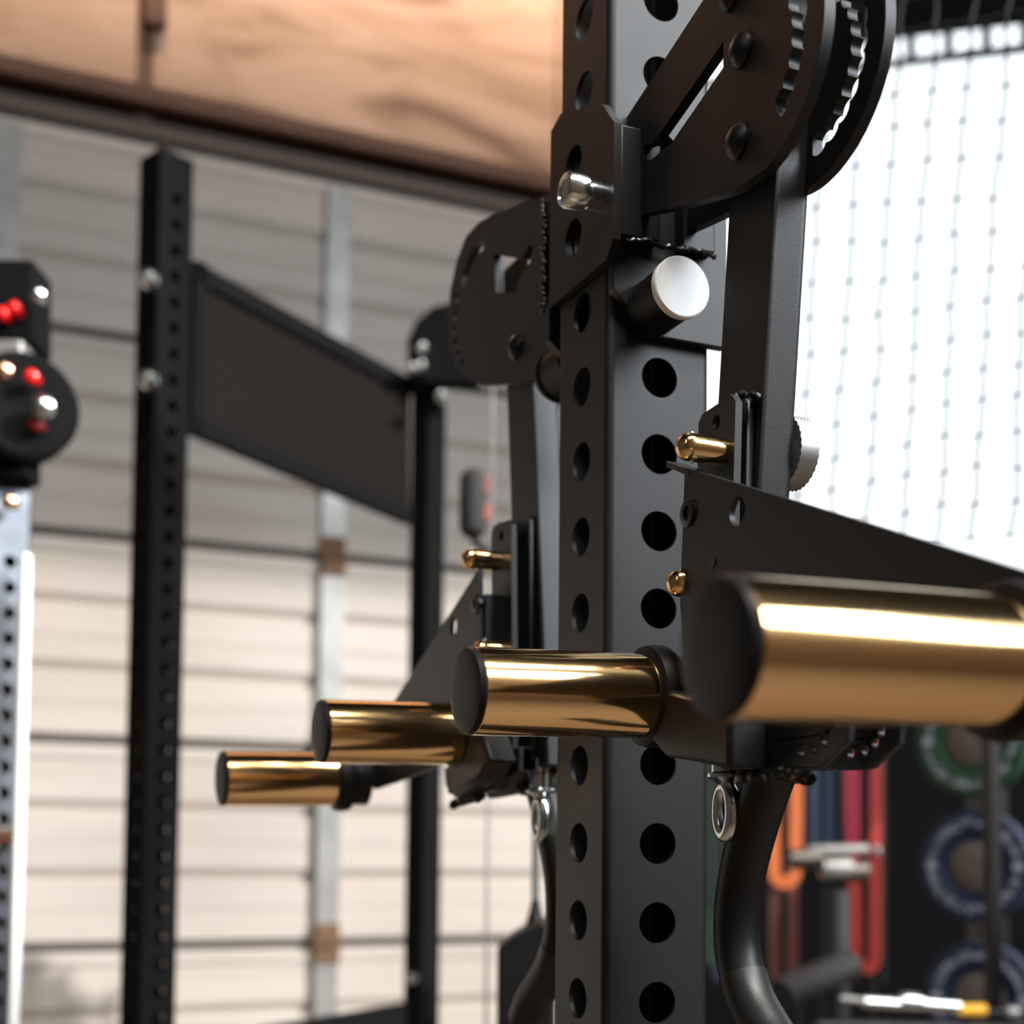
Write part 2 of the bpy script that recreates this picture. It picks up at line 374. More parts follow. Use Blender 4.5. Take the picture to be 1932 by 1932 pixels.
# ------------------------------------------------------------------ lever arm assemblies, one on each side of the upright
def build_side(s, where):
    """s=+1: the assembly on the near (-Y) side, s=-1: its mirror image on the far side"""
    oy = 0 if s > 0 else .012
    MY = lambda p: Vector((p[0], s*p[1]+oy, p[2]))
    TXm = lambda a, b, t: Vector((t, s*a+oy, b))
    TYm = lambda a, b, t: Vector((a, s*t+oy, b))
    fin = lambda name, bm, M, par, **k: obj(name, bm, M, par, **k)
    near = s > 0
    # -------- trolley
    tr = thing('arm_trolley', ('black trolley with notched arc plates and white stopper, right of the big upright' if near
               else 'black trolley with a rounded slotted plate, left of the big upright'), 'rack attachment', MY((0, -.06, 1.69)))
    X1, X2 = -.0245, .0095
    yc, zc = -.1860, 1.6965
    def px2(pts, X): return [(p.y, p.z) for p in (onX(x, y, X) for x, y in pts)]
    def scallop(a0, a1, rc, rh, step=15, n=9):
        """closed loop of a curved slot with scalloped edges, angles in degrees"""
        ks = int((a1-a0)/step); cs = [a0+step*k for k in range(ks+1)]
        def edge(sign):
            out = []
            for c in cs:
                for i in range(n):
                    d = -step/2+step*i/(n-1)*.999
                    t = math.radians(d)*rc; v = rh*rh-t*t
                    out.append((math.radians(c+d), rc+sign*math.sqrt(max(v, 1e-8))))
            return out
        o = edge(1); i_ = edge(-1)[::-1]
        return [(yc+r*math.cos(a), zc+r*math.sin(a)) for a, r in o+i_]
    OUT = px2([(1178, 228), (1330, -5), (1365, -58)], X1)
    OUT += [(yc+.0632*math.cos(math.radians(a)), zc+.0632*math.sin(math.radians(a))) for a in range(96, 264, 4)]
    OUT += px2([(1378, 364), (1290, 388), (1215, 404), (1183, 410)], X1)
    hole_px = px2([(1365, 78), (1365, 127), (1268, 268), (1228, 302), (1214, 299), (1214, 275), (1232, 270)], X1)
    slot = scallop(112, 232, .0420, .0072)
    if near:
        yd, zd = -.1905, 1.6980
        OUT2 = px2([(1190, 312), (1238, 316), (1292, 268), (1378, 145), (1384, -30)], X2)
        OUT2 += [(yd+.0634*math.cos(math.radians(a)), zd+.0634*math.sin(math.radians(a))) for a in range(100, 292, 4)]
        OUT2 += px2([(1470, 368), (1378, 398), (1296, 436), (1192, 414)], X2)
        for X, out, hl, cy_, cz_ in ((X1, OUT, [hole_px], yc, zc), (X2, OUT2, [], yd, zd)):
            sl2 = [(a-yc+cy_, b-zc+cz_) for a, b in (slot if X == X1 else scallop(112, 262, .0420, .0072))]
            bm = bmesh.new()
            prism(bm, TXm, out, hl+[sl2], X, X+.0065)
            fin('arc_plate', bm, coatf, tr)
    else:
        def pb(pts, X): return [(p.y, p.z) for p in (onX(x, y, X) for x, y in pts)]
        prof = [(1110, 372), (1035, 366), (985, 383), (940, 401), (905, 418), (880, 445), (862, 490), (850, 545), (845, 600), (847, 650), (858, 690), (880, 714), (915, 727), (970, 724), (1010, 716), (1040, 690), (1110, 600)]
        sl = [(905, 452), (913, 455), (912, 470), (900, 482), (888, 505), (876, 540), (870, 540), (872, 520), (882, 490), (893, 468)]
        op = [(932, 480), (985, 488), (998, 463), (1006, 466), (1000, 495), (980, 522), (972, 552), (936, 552)]
        hs = [circ(*pb([q], X1)[0], .0042, 20) for q in ((862, 562), (859, 594), (857, 622), (859, 648), (864, 668), (872, 684))]
        bm = bmesh.new(); prism(bm, TX, pb(prof, X1), [pb(sl, X1), pb(op, X1)]+hs, X1, X1+.0065); fin('arc_plate', bm, coatf, tr)
    # pivot bolts, domed
    for (x, y) in (((1400, 95), (1393, 268), (1378, -12)) if near else ((975, 655),)):
        p = onX(x, y, X1) if near else MY(onX(x, y, X1)); bm = bmesh.new()
        lathe(bm, MY((X1, p.y, p.z)), (-1, 0, 0), [(-.05, 0), (-.05, .0068), (0, .0068), (0, .0098), (.0015, .0098), (.0042, .0078), (.0062, .0042), (.0068, 0)], 32)
        fin('pivot_bolt', bm, satin, tr)
    # plate against the face of the upright, clipped lower corner, with the round stopper
    bm = bmesh.new(); yf = -.0385
    prism(bm, TYm, [(-.0385, 1.6235), (-.0085, 1.5972), (.045, 1.5972), (.045, 1.700), (-.0385, 1.700)], [], yf, yf-.0075)
    fin('face_plate', bm, coat, tr, bevel=.0008)
    bm = bmesh.new(); lathe(bm, MY((-.0105, yf-.0075, 1.6145)), (0, -s, 0), [(0, 0), (0, .0178), (.034, .0178), (.034, 0)], 56)
    st = fin('stopper', bm, plastic, tr)
    bm = bmesh.new(); lathe(bm, MY((-.0105, yf-.0415, 1.6145)), (0, -s, 0), [(0, 0), (0, .0192), (.004, .0192), (.0048, .0184), (.0048, 0)], 56)
    c_ = fin('stopper_cap', bm, white if near else plastic, st)
    if near: c_['label'] = 'bright white stopper cap'
    # ribbed liner and weld strip between arc plates and the upright
    bm = bmesh.new(); box(bm, -.0385, -.010, *(sorted((MY((0, -.0385, 0)).y, MY((0, -.056, 0)).y))), 1.654, 1.7245); fin('sleeve_wall', bm, coatf, tr, bevel=.001)
    bm = bmesh.new(); box(bm, .006, .030, *(sorted((MY((0, -.0385, 0)).y, MY((0, -.056, 0)).y))), 1.654, 1.7245); fin('sleeve_wall', bm, coatf, tr, bevel=.001)
    bm = bmesh.new()
    for k in range(60):
        z = 1.650+k*.00128
        bmesh.ops.create_icosphere(bm, subdivisions=1, radius=random.uniform(.0012, .0024), matrix=Matrix.Translation(MY((-.0395, -.047+random.uniform(-.0045, .0045), z))))
    fin('liner_edge', bm, rough_liner, tr)
    bm = bmesh.new(); bead(bm, [MY((-.036, -.056, 1.650)), MY((-.02, -.057, 1.652)), MY((-.002, -.057, 1.651)), MY((.016, -.057, 1.653)), MY((.03, -.056, 1.651))], .0018); fin('weld_bead', bm, satin, tr)
    # side flange hugging the left face, and the pull pin
    bm = bmesh.new()
    if near:
        prism(bm, TX, [(-.0565, 1.650), (-.0565, 1.7245), (-.039, 1.745), (.0231, 1.7690), (.0386, 1.7640), (.0386, 1.640), (-.0565+.01, 1.640)],
              [circ(.002, HZ0+.05*k, .0125, 40, -1) for k in (2, 3)], -.0438, -.0385)
        fin('side_flange', bm, coatf, tr)
        p = onX(1132, 372, -.0438); bm = bmesh.new()
        lathe(bm, p, (-1, 0, 0), [(0, 0), (0, .0088), (.009, .0088), (.0095, .0082), (.011, .0082), (.012, .0112), (.0235, .0112), (.0255, .0098), (.0258, .0080), (.0246, .0074), (.0246, 0)], 40)
        fin('pull_pin', bm, chrome, tr)['label'] = 'shiny zinc pull pin'
    # -------- lever arm
    la = thing('lever_arm', ('near black lever arm with gold pegs, hanging before the bright window' if near
               else 'far lever arm with gold pegs, left of the upright before the pale door'), 'lever arm', MY((0, -.17, 1.70)))
    zt, zb_ = (1.79 if near else 1.738), 1.33
    def yy(z): return -.1258-(z-1.553)*.108       # rear edge of the leaning arm
    a0, a1, tw = -.0090, .0120, .0482
    bm = bmesh.new()
    P = [(yy(zb_), zb_), (yy(zb_)-tw, zb_), (yy(zt)-tw, zt), (yy(zt), zt)]
    prism(bm, TXm, P, [], a0, a1); fin('arm_tube', bm, coatg, la, bevel=.0025)
    # clamp plates down the side of the arm
    def clamp(x0, x1, top, y_in, y_out, hole=False):
        q = [(y_in, top-.004), (y_in-.004, top), (y_out+.004, top+.002), (y_out, top-.003), (y_out+.008, 1.335), (y_in+.008, 1.335)]
        bm = bmesh.new(); hs = []
        if hole:
            c0 = onX(1351, 797, x0); hs = [circ(c0.y, c0.z, .0042, 24)]
        prism(bm, TXm, q, hs, x0, x1); fin('clamp_plate', bm, coatg, la, bevel=0 if hole else .0012)
    e = onX(1318, 760, -.0265); e2 = onX(1388, 747, -.0265); e3 = onX(1411, 748, -.0145)
    clamp(-.0265, -.0222, e2.z, e.y, e2.y, True)
    clamp(-.0145, -.0100, e3.z, e.y+.006, e3.y)
    bm = bmesh.new(); box(bm, -.0222, a0, *sorted((MY((0, e.y-.010, 0)).y, MY((0, e2.y+.020, 0)).y)), 1.345, e2.z-.006); fin('spacer_block', bm, coatf, la)
    bm = bmesh.new(); bead(bm, [MY((-.024, e2.y+.010, e2.z+.002)), MY((-.019, e2.y+.004, e2.z+.003)), MY((-.014, e2.y, e2.z+.002)), MY((-.010, e3.y, e2.z))], .0022); fin('weld_bead', bm, satin, la)
    bm = bmesh.new(); box(bm, -.0415, -.0265, *sorted((MY((0, e.y-.012, 0)).y, MY((0, e2.y-.004, 0)).y)), 1.345, 1.462); fin('spacer_block', bm, coatf, la)
    # gold lock pins with round noses
    def lock_pin(x_tip, px, py, X):
        p = onX(px, py, X); c = MY((x_tip, p.y, p.z)); r = .0078
        bm = bmesh.new(); pr = [(r-r*math.cos(a), r*math.sin(a)) for a in [i*PI/2/10 for i in range(11)]]
        pr += [(.0225, r), (.0228, r*.93), (.031, r*.93), (.031, 0)]
        lathe(bm, c, (1, 0, 0), pr, 40)
        o = fin('lock_pin', bm, goldf, la); o['label'] = 'gold round-nosed lock pin'
        for sg in (1, -1):
            bm = bmesh.new(); bmesh.ops.create_uvsphere(bm, u_segments=12, v_segments=8, radius=.0013, matrix=Matrix.Translation(c+Vector((.0095, 0, sg*r))))
            fin('detent_ball', bm, chrome, o)
    lock_pin(-.0560, 1277, 840, -.0560)
    lock_pin(-.0525, 1260, 1098, -.0525)
    # knurled knob on the far side of the arm
    kp = onX(1506, 858, .026); kc = MY((.008, kp.y, kp.z)); bm = bmesh.new()
    kn = 64; kr = .0205; rows = []
    for j in range(13):
        x = .006+.012*j/12; row = []
        for i in range(kn):
            a = 2*PI*i/kn; rr = kr+(.0006 if (i+j) % 2 else -.0003)
            row.append(bm.verts.new(kc+Vector((x, math.cos(a)*rr, math.sin(a)*rr))))
        rows.append(row)
    for p, q in zip(rows, rows[1:]):
        for i in range(kn): bm.faces.new([p[i], q[i], q[(i+1) % kn], p[(i+1) % kn]])
    bm.faces.new(rows[0]); bm.faces.new(rows[-1][::-1]); cyl(bm, kc, (1, 0, 0), -.002, .008, .009)
    fin('knurled_knob', bm, knurl, la, smooth=10)
    # long tapered side plate that carries the outer peg
    XT = -.042
    T = px2([(1292, 882), (1940, 1080), (2020, 1120), (2050, 1200), (2030, 1300), (1930, 1345), (1700, 1350), (1400, 1350), (1296, 1345), (1283, 1135)], XT-.0035)
    hp = onX(1391, 965, XT-.0035); h2 = onX(1345, 1062, XT-.0035)
    bm = bmesh.new(); prism(bm, TXm, T, [circ(hp.y, hp.z, .0076, 32)], XT-.0035, XT)
    fin('side_plate', bm, coatf, la)
    bm = bmesh.new(); cyl(bm, MY((XT-.0035, h2.y, h2.z)), (-1, 0, 0), -.002, .0006, .0028, 16); fin('grub_screw', bm, satin, la)
    bm = bmesh.new()
    tt_ = onX(1268, 871, XT), onX(1312, 889, XT)
    e_ = MY(tt_[0]), MY(tt_[1])
    vs = [Vector((XT-.004, e_[0].y, e_[0].z)), Vector((XT+.008, e_[0].y, e_[0].z+.0)), Vector((XT+.008, e_[1].y, e_[1].z)), Vector((XT-.004, e_[1].y, e_[1].z))]
    A = [bm.verts.new(v) for v in vs]; Dv = [bm.verts.new(v-Vector((0, 0, .0035))) for v in vs]
    bm.faces.new(A); bm.faces.new(Dv[::-1])
    for i in range(4): bm.faces.new([A[i], A[(i+1) % 4], Dv[(i+1) % 4], Dv[i]])
    if near: fin('top_tab', bm, coatg, la, bevel=.0005)
    else: bm.free()
    cb = onX(1298, 968, XT-.004); bm = bmesh.new()
    lathe(bm, MY((XT-.0035, cb.y, cb.z)), (-1, 0, 0), [(-.01, 0), (-.01, .006), (0, .0078), (.0012, .0078), (.0016, .0072), (.0016, .0040), (-.0006, .0036), (-.0006, 0)], 32)
    fin('countersunk_bolt', bm, satin, la)
    # adjuster bracket below, with its arc of small holes
    XB = -.022
    br = px2([(1300, 1360), (1618, 1340), (1612, 1400), (1562, 1446), (1545, 1450), (1385, 1452), (1378, 1440), (1300, 1420)], XB)
    hs = [circ(p.y, p.z, .0028, 20) for p in (onX(x, y, XB) for x, y in ((1581, 1374), (1568, 1397), (1549, 1412), (1524, 1417)))]
    bm = bmesh.new(); prism(bm, TXm, br, hs, XB-.004, XB); fin('adjuster_plate', bm, coatg, la, bevel=.0008)
    bm = bmesh.new(); prism(bm, TXm, [(a, b) for a, b in br[:1]+br[5:]]+[(br[5][0]-.001, br[0][1])], [], XB, XB+.030); fin('adjuster_block', bm, coatg, la, bevel=.001)
    bm = bmesh.new(); prism(bm, TXm, br, hs, XB+.026, XB+.030); fin('adjuster_plate', bm, coatg, la, bevel=.0008)
    bp = onX(1553, 1362, XB-.004); bm = bmesh.new(); lathe(bm, MY((XB-.004, bp.y, bp.z)), (-1, 0, 0), [(-.03, 0), (-.03, .004), (0, .0068), (.0015, .0068), (.0035, .0050), (.0035, 0)], 28); fin('adjuster_bolt', bm, satin, la)
    bm = bmesh.new(); prism(bm, TXm, px2([(1225, 1395), (1240, 1400), (1262, 1428), (1310, 1436), (1385, 1452), (1385, 1330), (1260, 1300)], -.047), [], -.050, -.026); fin('peg_bracket', bm, coatf, la, bevel=.003)
    # handle tube
    hpth = [onX(x, y, .011) for x, y in ((1462, 1440), (1447, 1480), (1422, 1560), (1402, 1640), (1391, 1720), (1393, 1800), (1414, 1880), (1448, 1945), (1490, 2010), (1520, 2080))]
    hp2 = spline([MY(p) for p in hpth], 6)
    rr = [.0150 if i < 20 else .0138 for i in range(len(hp2))]
    bm = bmesh.new(); tube(bm, hp2, [.0146-.001*min(1, i/20) for i in range(len(hp2))], 32); ht = fin('handle_tube', bm, coatf, la, smooth=60)
    gi = [i for i, p in enumerate(hp2) if p.z < hpth[5].z-.012]
    bm = bmesh.new(); g = hp2[gi[0]:]; n = 60; rows = []
    prev = None
    for i, p in enumerate(spline(g, 5)[:-1]):
        q = spline(g, 5)[i+1]; t = (q-p).normalized(); a = (prev-t*prev.dot(t)).normalized() if prev else t.orthogonal().normalized(); prev = a; b = t.cross(a)
        rows.append([bm.verts.new(p+(a*math.cos(2*PI*k/n)+b*math.sin(2*PI*k/n))*(.0141+(.00025 if (k+i) % 2 else -.00025))) for k in range(n)])
    for p, q in zip(rows, rows[1:]):
        for k in range(n): bm.faces.new([p[k], q[k], q[(k+1) % n], p[(k+1) % n]])
    fin('knurled_grip', bm, coatg, ht, smooth=5)
    bm = bmesh.new(); bead(bm, [MY(onX(x, y, XB-.006)) for x, y in ((1400, 1462), (1440, 1464), (1480, 1460), (1515, 1466), (1533, 1472))], .0034); fin('weld_bead', bm, satin, la)
    bm = bmesh.new(); c0 = MY(onX(1458, 1455, .011)); cyl(bm, c0, (0, 0, 1), -.004, .006, .020, 28, .002); fin('handle_flange', bm, coatf, la)
    # eye bolt
    ec = MY(onX(1369, 1530, -.0035)); bm = bmesh.new()
    pts = [ec+Vector((0, .0072*math.cos(a), .0140*math.sin(a))) for a in [2*PI*i/40 for i in range(40)]]
    tube(bm, pts, .0046, 18, closed=True)
    lathe(bm, ec+Vector((0, 0, .0150)), (0, 0, 1), [(0, 0), (0, .0045), (.003, .0080), (.0042, .0115), (.0060, .0115), (.0075, .0090), (.03, .0090), (.03, 0)], 28)
    fin('eye_bolt', bm, chrome, la)['label'] = 'bright zinc eye bolt'
    # pegs
    def peg(px, py, X, xr, r, y_override=None, clen=.016):
        p = onX(px, py, X); c = Vector((X, p.y, p.z))
        tilt = math.radians(1.4); ax = Vector((math.cos(tilt), 0, math.sin(tilt)))
        L = xr-X
        bm = bmesh.new(); lathe(bm, c, ax, [(.003, 0), (.003, r-.0012), (.0042, r), (L, r), (L, 0)], 96)
        o = fin('weight_peg', bm, gold, la); o['label'] = 'shiny gold weight peg'
        bm = bmesh.new(); lathe(bm, c, ax, [(-.0012, 0), (-.0010, r*.45), (-.0004, r*.8), (.0006, r*.95), (.0030, r*1.0), (.0040, r*.985), (.0040, 0)], 96); fin('end_cap', bm, plastic, o)
        bm = bmesh.new(); R_ = r*1.22
        lathe(bm, c+ax*L, ax, [(-.006, r*1.001), (-.006, r*1.06), (-.004, R_*.97), (0, R_), (.006, R_), (.009, R_*.96), (.012, R_*.8), (clen+.006, R_*.8), (clen+.006, 0)], 72); fin('collar', bm, plastic, o)
        return o
    if near:
        peg(876, 1303, -.160, -.0455, .0243)
        peg(1348, 1222, -.180, -.052, .0255, clen=.004)
    else:
        peg(600, 1380, -.160, -.0455, .0240)
        peg(414, 1469, -.185, -.075, .0245, clen=.02)
build_side(1, 'near'); build_side(-1, 'far')

# ------------------------------------------------------------------ second rack on the left, with its dark side panel
rk = thing('power_rack', 'black perforated rack with a dark sloping side panel in front of the pale door', 'rack', (0, 1.8, 0))
pa = atD(299, 1000, 2.50); pb = atD(800, 1500, 2.98)
yawA = math.radians(8)
vx = Vector((pb.x-pa.x, pb.y-pa.y, 0)).normalized(); yawP = math.atan2(vx.y, vx.x)
def rot(o, ang): return o
bm = None
ztA = atD(310, 285, 2.50).z
def post_at(p, w, z1, hz, hr, nm='upright', yaw=0):
    return perforated_post(nm, matte, rk, p.x, p.y, w, 0, z1, hz, hr, yaw=yaw, nseg=16, t=.0025)
dzA = .0475
hA = [.3+dzA*k for k in range(int((ztA-.35)/dzA)+1)]
post_at(pa, .072, ztA, hA, .0105, yaw=math.radians(23))
ztB = atD(800, 600, 2.98).z
post_at(pb, .056, ztB, [.3+.1*k for k in range(3)], .006, yaw=yawP)
def pl(p, px, py):          # the point of the vertical plane through both uprights seen at that pixel
    n = Vector((-vx.y, vx.x, 0)); r = ray(px, py); return CAM+r*((p-CAM).dot(n)/r.dot(n))
def PP(px, py, off=0): q = pl(pa, px, py); return ((q-pa).dot(vx), q.z)
def T3(a, b, t): return Vector((pa.x, pa.y, 0))+vx*a+Vector((-vx.y, vx.x, 0))*t+Vector((0, 0, b))
smoke = bpy.data.materials.new('smoked_mesh'); smoke.use_nodes = True; nt = smoke.node_tree; b_ = nt.nodes['Principled BSDF']
b_.inputs['Specular IOR Level'].default_value = .05; b_.inputs['Base Color'].default_value = (.010, .008, .0075, 1); b_.inputs['Roughness'].default_value = .9; b_.inputs['Alpha'].default_value = .985
o1, o2, o3, o4 = PP(362, 492), PP(772, 716), PP(772, 992), PP(352, 818)
bm = bmesh.new(); prism(bm, T3, [o1, o2, o3, o4], [], -.002, .002); obj('side_panel', bm, smoke, rk)
def edgebar(p, q, w=.018, d=.012):
    bm = bmesh.new(); a = Vector((q[0]-p[0], q[1]-p[1])).normalized(); n = Vector((-a.y, a.x))*w
    prism(bm, T3, [(p[0]+n.x, p[1]+n.y), (q[0]+n.x, q[1]+n.y), (q[0]-n.x, q[1]-n.y), (p[0]-n.x, p[1]-n.y)], [], -d, d); obj('panel_frame', bm, matte, rk, bevel=.002)
edgebar((o1[0], o1[1]-.02), (o2[0], o2[1]-.02)); edgebar((o4[0], o4[1]+.02), (o3[0], o3[1]+.02)); edgebar((o1[0]+.016, o1[1]), (o4[0]+.016, o4[1]), .014)
for y in (528, 718):
    p = atD(281, y, 2.43); bm = bmesh.new(); lathe(bm, p, (-fw).normalized(), [(-.03, 0), (-.03, .012), (0, .017), (.006, .017), (.014, .012), (.017, 0)], 24); obj('bolt', bm, zinc, rk)['label'] = 'bright zinc bolt'
# bracket at the top of the far upright with its bolts
q = [atD(x, y, 2.93) for x, y in ((770, 720), (768, 640), (785, 605), (815, 578), (850, 570), (905, 570), (905, 725))]
bm = bmesh.new()
A = [bm.verts.new(p) for p in q]; Dv = [bm.verts.new(p+Fh*.05) for p in q]
bm.faces.new(A); bm.faces.new(Dv[::-1])
for i in range(len(q)): bm.faces.new([A[i], A[(i+1) % len(q)], Dv[(i+1) % len(q)], Dv[i]])
obj('top_bracket', bm, matte, rk, bevel=.004)
for (x, y) in ((797, 658), (795, 692), (778, 697), (832, 748), (780, 1846)):
    p = atD(x, y, 2.91 if y < 900 else 2.93); bm = bmesh.new(); lathe(bm, p, (-fw).normalized(), [(-.03, 0), (-.03, .01), (0, .013), (.006, .013), (.012, .009), (.014, 0)], 24); obj('bolt', bm, zinc, rk)
bm = bmesh.new(); p0, p1 = atD(470, 1945, 2.6), atD(800, 1888, 2.97); p2, p3 = atD(800, 1960, 2.97), atD(470, 1990, 2.6)
A = [bm.verts.new(p) for p in (p0, p1, p2, p3)]; Dv = [bm.verts.new(p+Fh*.05) for p in (p0, p1, p2, p3)]
bm.faces.new(A); bm.faces.new(Dv[::-1])
for i in range(4): bm.faces.new([A[i], A[(i+1) % 4], Dv[(i+1) % 4], Dv[i]])
obj('lower_crossbar', bm, matte, rk, bevel=.003)

# ------------------------------------------------------------------ column at the left edge
cc = atD(2, 1300, 1.95); stl = mat('worn_steel_post', (.13, .15, .175), .36, .8, var=.6, vscale=9, col2=(.05, .05, .055))
col = thing('cable_column', 'steel column with holes and a black carriage with red details at the left edge', 'gym machine', (cc.x, cc.y, 0))
ztc = atD(20, 492, 1.95).z
perforated_post('post', stl, col, cc.x, cc.y, .056, 0, ztc-.28, [.62+.036*k for k in range(30)], .0095, yaw=math.radians(12), nseg=16, t=.002)
def cbox(name, x0, y0, x1, y1, d, th_, M, par, bev=.004):
    p = [atD(x, y, d) for x, y in ((x0, y1), (x1, y1), (x1, y0), (x0, y0))]; bm = bmesh.new()
    A = [bm.verts.new(v) for v in p]; Dv = [bm.verts.new(v+Fh*th_) for v in p]
    bm.faces.new(A); bm.faces.new(Dv[::-1])
    for i in range(4): bm.faces.new([A[i], A[(i+1) % 4], Dv[(i+1) % 4], Dv[i]])
    return obj(name, bm, M, par, bevel=bev)
cbox('head_block', -40, 488, 62, 645, 1.93, .08, matte, col)
bm = bmesh.new(); lathe(bm, atD(42, 770, 1.90), (R0*.55-Fh*.83), [(-.03, 0), (-.03, .072), (-.025, .075), (.012, .075), (.018, .068), (.018, .02), (.01, 0)], 40)
obj('carriage_wheel', bm, matte, col)
cbox('carriage', -45, 740, 50, 900, 1.90, .06, matte, col)
cbox('carriage_arm', -40, 640, 42, 740, 1.91, .05, galv, col)
def knob(x, y, d, r, M, nm, par, lab=None):
    bm = bmesh.new(); lathe(bm, atD(x, y, d), (-fw).normalized(), [(-.02, 0), (-.02, r*.7), (0, r), (r*.35, r), (r*.8, r*.6), (r, 0)], 24); o = obj(nm, bm, M, par)
    if lab: o['label'] = lab
knob(72, 556, 1.90, .010, zinc, 'bolt', col, 'bright zinc bolt'); knob(82, 768, 1.86, .016, zinc, 'bolt', col, 'bright zinc bolt')
knob(28, 582, 1.91, .0095, redglow, 'red_knob', col, 'glossy red knob'); knob(6, 592, 1.91, .0095, redglow, 'red_knob', col, 'glossy red knob')
knob(60, 711, 1.86, .0095, redglow, 'red_knob', col, 'glossy red knob'); knob(68, 800, 1.87, .010, mat('dark_red_plastic', (.18, .01, .01), .4), 'red_knob', col)
brs = mat('copper_bolt', (.85, .52, .34), .3, 1)
knob(18, 947, 1.90, .011, brs, 'copper_bolt', col, 'copper coloured bolt'); knob(8, 700, 1.87, .012, brs, 'copper_bolt', col)
rodm = mat('white_lit_edge', (.82, .84, .85), .35)  # added white rod in place of the bright sunlit edge of the post
bm = bmesh.new(); tp = atD(50, 1045, 1.90); cyl(bm, (tp.x, tp.y, 0), (0, 0, 1), 0.9, tp.z, .0075, 20, .003); obj('lit_edge_rod', bm, rodm, col)
bm = bmesh.new(); p = atD(12, 1578, 1.90); cyl(bm, p, R0, -.05, .018, .011, 20, .002); obj('selector_pin', bm, brs, col)

# ------------------------------------------------------------------ cable machine behind the upright
wsk = atD(990, 1830, 1.62)
cm = thing('weight_stack', 'black weight stack housing with thin cables rising from it, left of the upright base', 'weight stack', (wsk.x, wsk.y, 0))
hz = atD(990, 1745, 1.62).z; hw_ = 58/FP*1.62
Mz = Matrix.Translation((wsk.x, wsk.y, 0)) @ Matrix.Rotation(-TH, 4, 'Z')
bm = bmesh.new()
prism(bm, lambda a, b, t: Mz @ Vector((a, t, b)), [(-hw_+.004, 0), (hw_, 0), (hw_, hz+.006), (-hw_+.05, hz+.006), (-hw_+.02, hz-.012), (-hw_+.004, hz-.025)], [], -.03, .06)
obj('housing', bm, coatf, cm, bevel=.004)
bm = bmesh.new(); p = Mz @ Vector((.012, .01, 0)); lathe(bm, (p.x, p.y, hz), (0, 0, 1), [(0, 0), (0, .012), (.010, .009), (.022, .006), (.03, .0045), (.03, 0)], 20); obj('cable_stop', bm, satin, cm)
bm = bmesh.new(); tube(bm, [(p.x, p.y, hz), (p.x, p.y, hz+.30)], .0048, 10); tube(bm, [(p.x, p.y, hz+.29), (p.x, p.y, hz+.36)], .002, 8); obj('cable', bm, galv, cm)
q2 = atD(917, 1900, 2.1); bm = bmesh.new(); tube(bm, [(q2.x, q2.y, .02), (q2.x, q2.y, atD(917, 690, 2.1).z)], .0026, 8); obj('cable', bm, galv, cm)
# dark padded roller with red ends between the far rack and the far arm
rp = atD(893, 950, 2.1); pad = thing('roller_pad', 'small black rounded pad with a red end left of the far lever arm', 'pad', rp)
bm = bmesh.new(); lathe(bm, rp-Vector((0, 0, .052)), (0, 0, 1), [(0, 0), (0, .010), (.008, .019), (.018, .021), (.086, .021), (.096, .019), (.104, .010), (.104, 0)], 28); obj('pad', bm, mat('black_foam', (.012, .011, .011), .8), pad)
redm = mat('red_rubber', (.16, .008, .008), .6)
for y, r in ((967, .012), (915, .009)):
    bm = bmesh.new(); lathe(bm, atD(912, y, 2.1), UP, [(-.014, 0), (-.014, r), (.012, r), (.014, 0)], 20); obj('red_end', bm, redm, pad)['label'] = 'red end piece'
bm = bmesh.new(); tube(bm, [rp+Vector((.0, 0, -.045)), rp+Vector((.006, 0, -.062)), Vector((q2.x, q2.y, rp.z-.066))], .006, 10); obj('bracket', bm, satin, pad)

# ------------------------------------------------------------------ storage wall at the right: bands, plates, bars
def hangband(px, top, bot, d, wpx, colr, lab, nm='resistance_band', loop=True):
    c0 = atD(px, top, d); c1 = atD(px, bot, d); wd = wpx/FP*d; M = mat('band_'+nm, colr, .55)
    bm = bmesh.new(); Mz = Matrix.Translation((c0.x, c0.y, 0)) @ Matrix.Rotation(-TH, 4, 'Z')
    # an endless flat strap: two flat runs joined by round bends
    gap = wd*(.9 if loop else .5); tw = wd*.42; path = []
    for i in range(13): a = PI*i/12; path.append((gap/2*math.cos(a), c0.z+gap/2*math.sin(a)))
    for i in range(13): a = PI+PI*i/12; path.append((gap/2*math.cos(a)*.8, c1.z+gap/2*math.sin(a)))
    n = len(path); rows = []
    for i, (a, b) in enumerate(path):
        ta = Vector((path[(i+1) % n][0]-path[i-1][0], path[(i+1) % n][1]-path[i-1][1])).normalized(); nn = Vector((-ta.y, ta.x))*tw/2
        rows.append([bm.verts.new(Mz @ Vector((a+s1*nn.x, t, b+s1*nn.y))) for s1, t in ((1, -.004), (1, .004), (-1, .004), (-1, -.004))])
    for i in range(n):
        p, q = rows[i], rows[(i+1) % n]
        for k in range(4): bm.faces.new([p[k], q[k], q[(k+1) % 4], p[(k+1) % 4]])
    tag(obj(nm, bm, M, bevel=0), lab, 'exercise band', 'bands hanging on the storage wall')
WD_ = 2.9
hangband(1630, 1150, 1800, WD_, 52, (.30, .014, .010), 'red elastic band, rightmost and longest of the hanging bands')
hangband(1607, 1150, 1605, WD_-.04, 22, (.36, .010, .055), 'pink elastic band touching the red band')
hangband(1583, 1150, 1600, WD_, 24, (.012, .016, .05), 'navy elastic band just left of the pink band')
hangband(1551, 1150, 1600, WD_, 36, (.012, .045, .09), 'steel-blue elastic band between the black and navy bands')
hangband(1518, 1150, 1600, WD_, 20, (.010, .010, .012), 'near-black elastic band right of the orange strap')
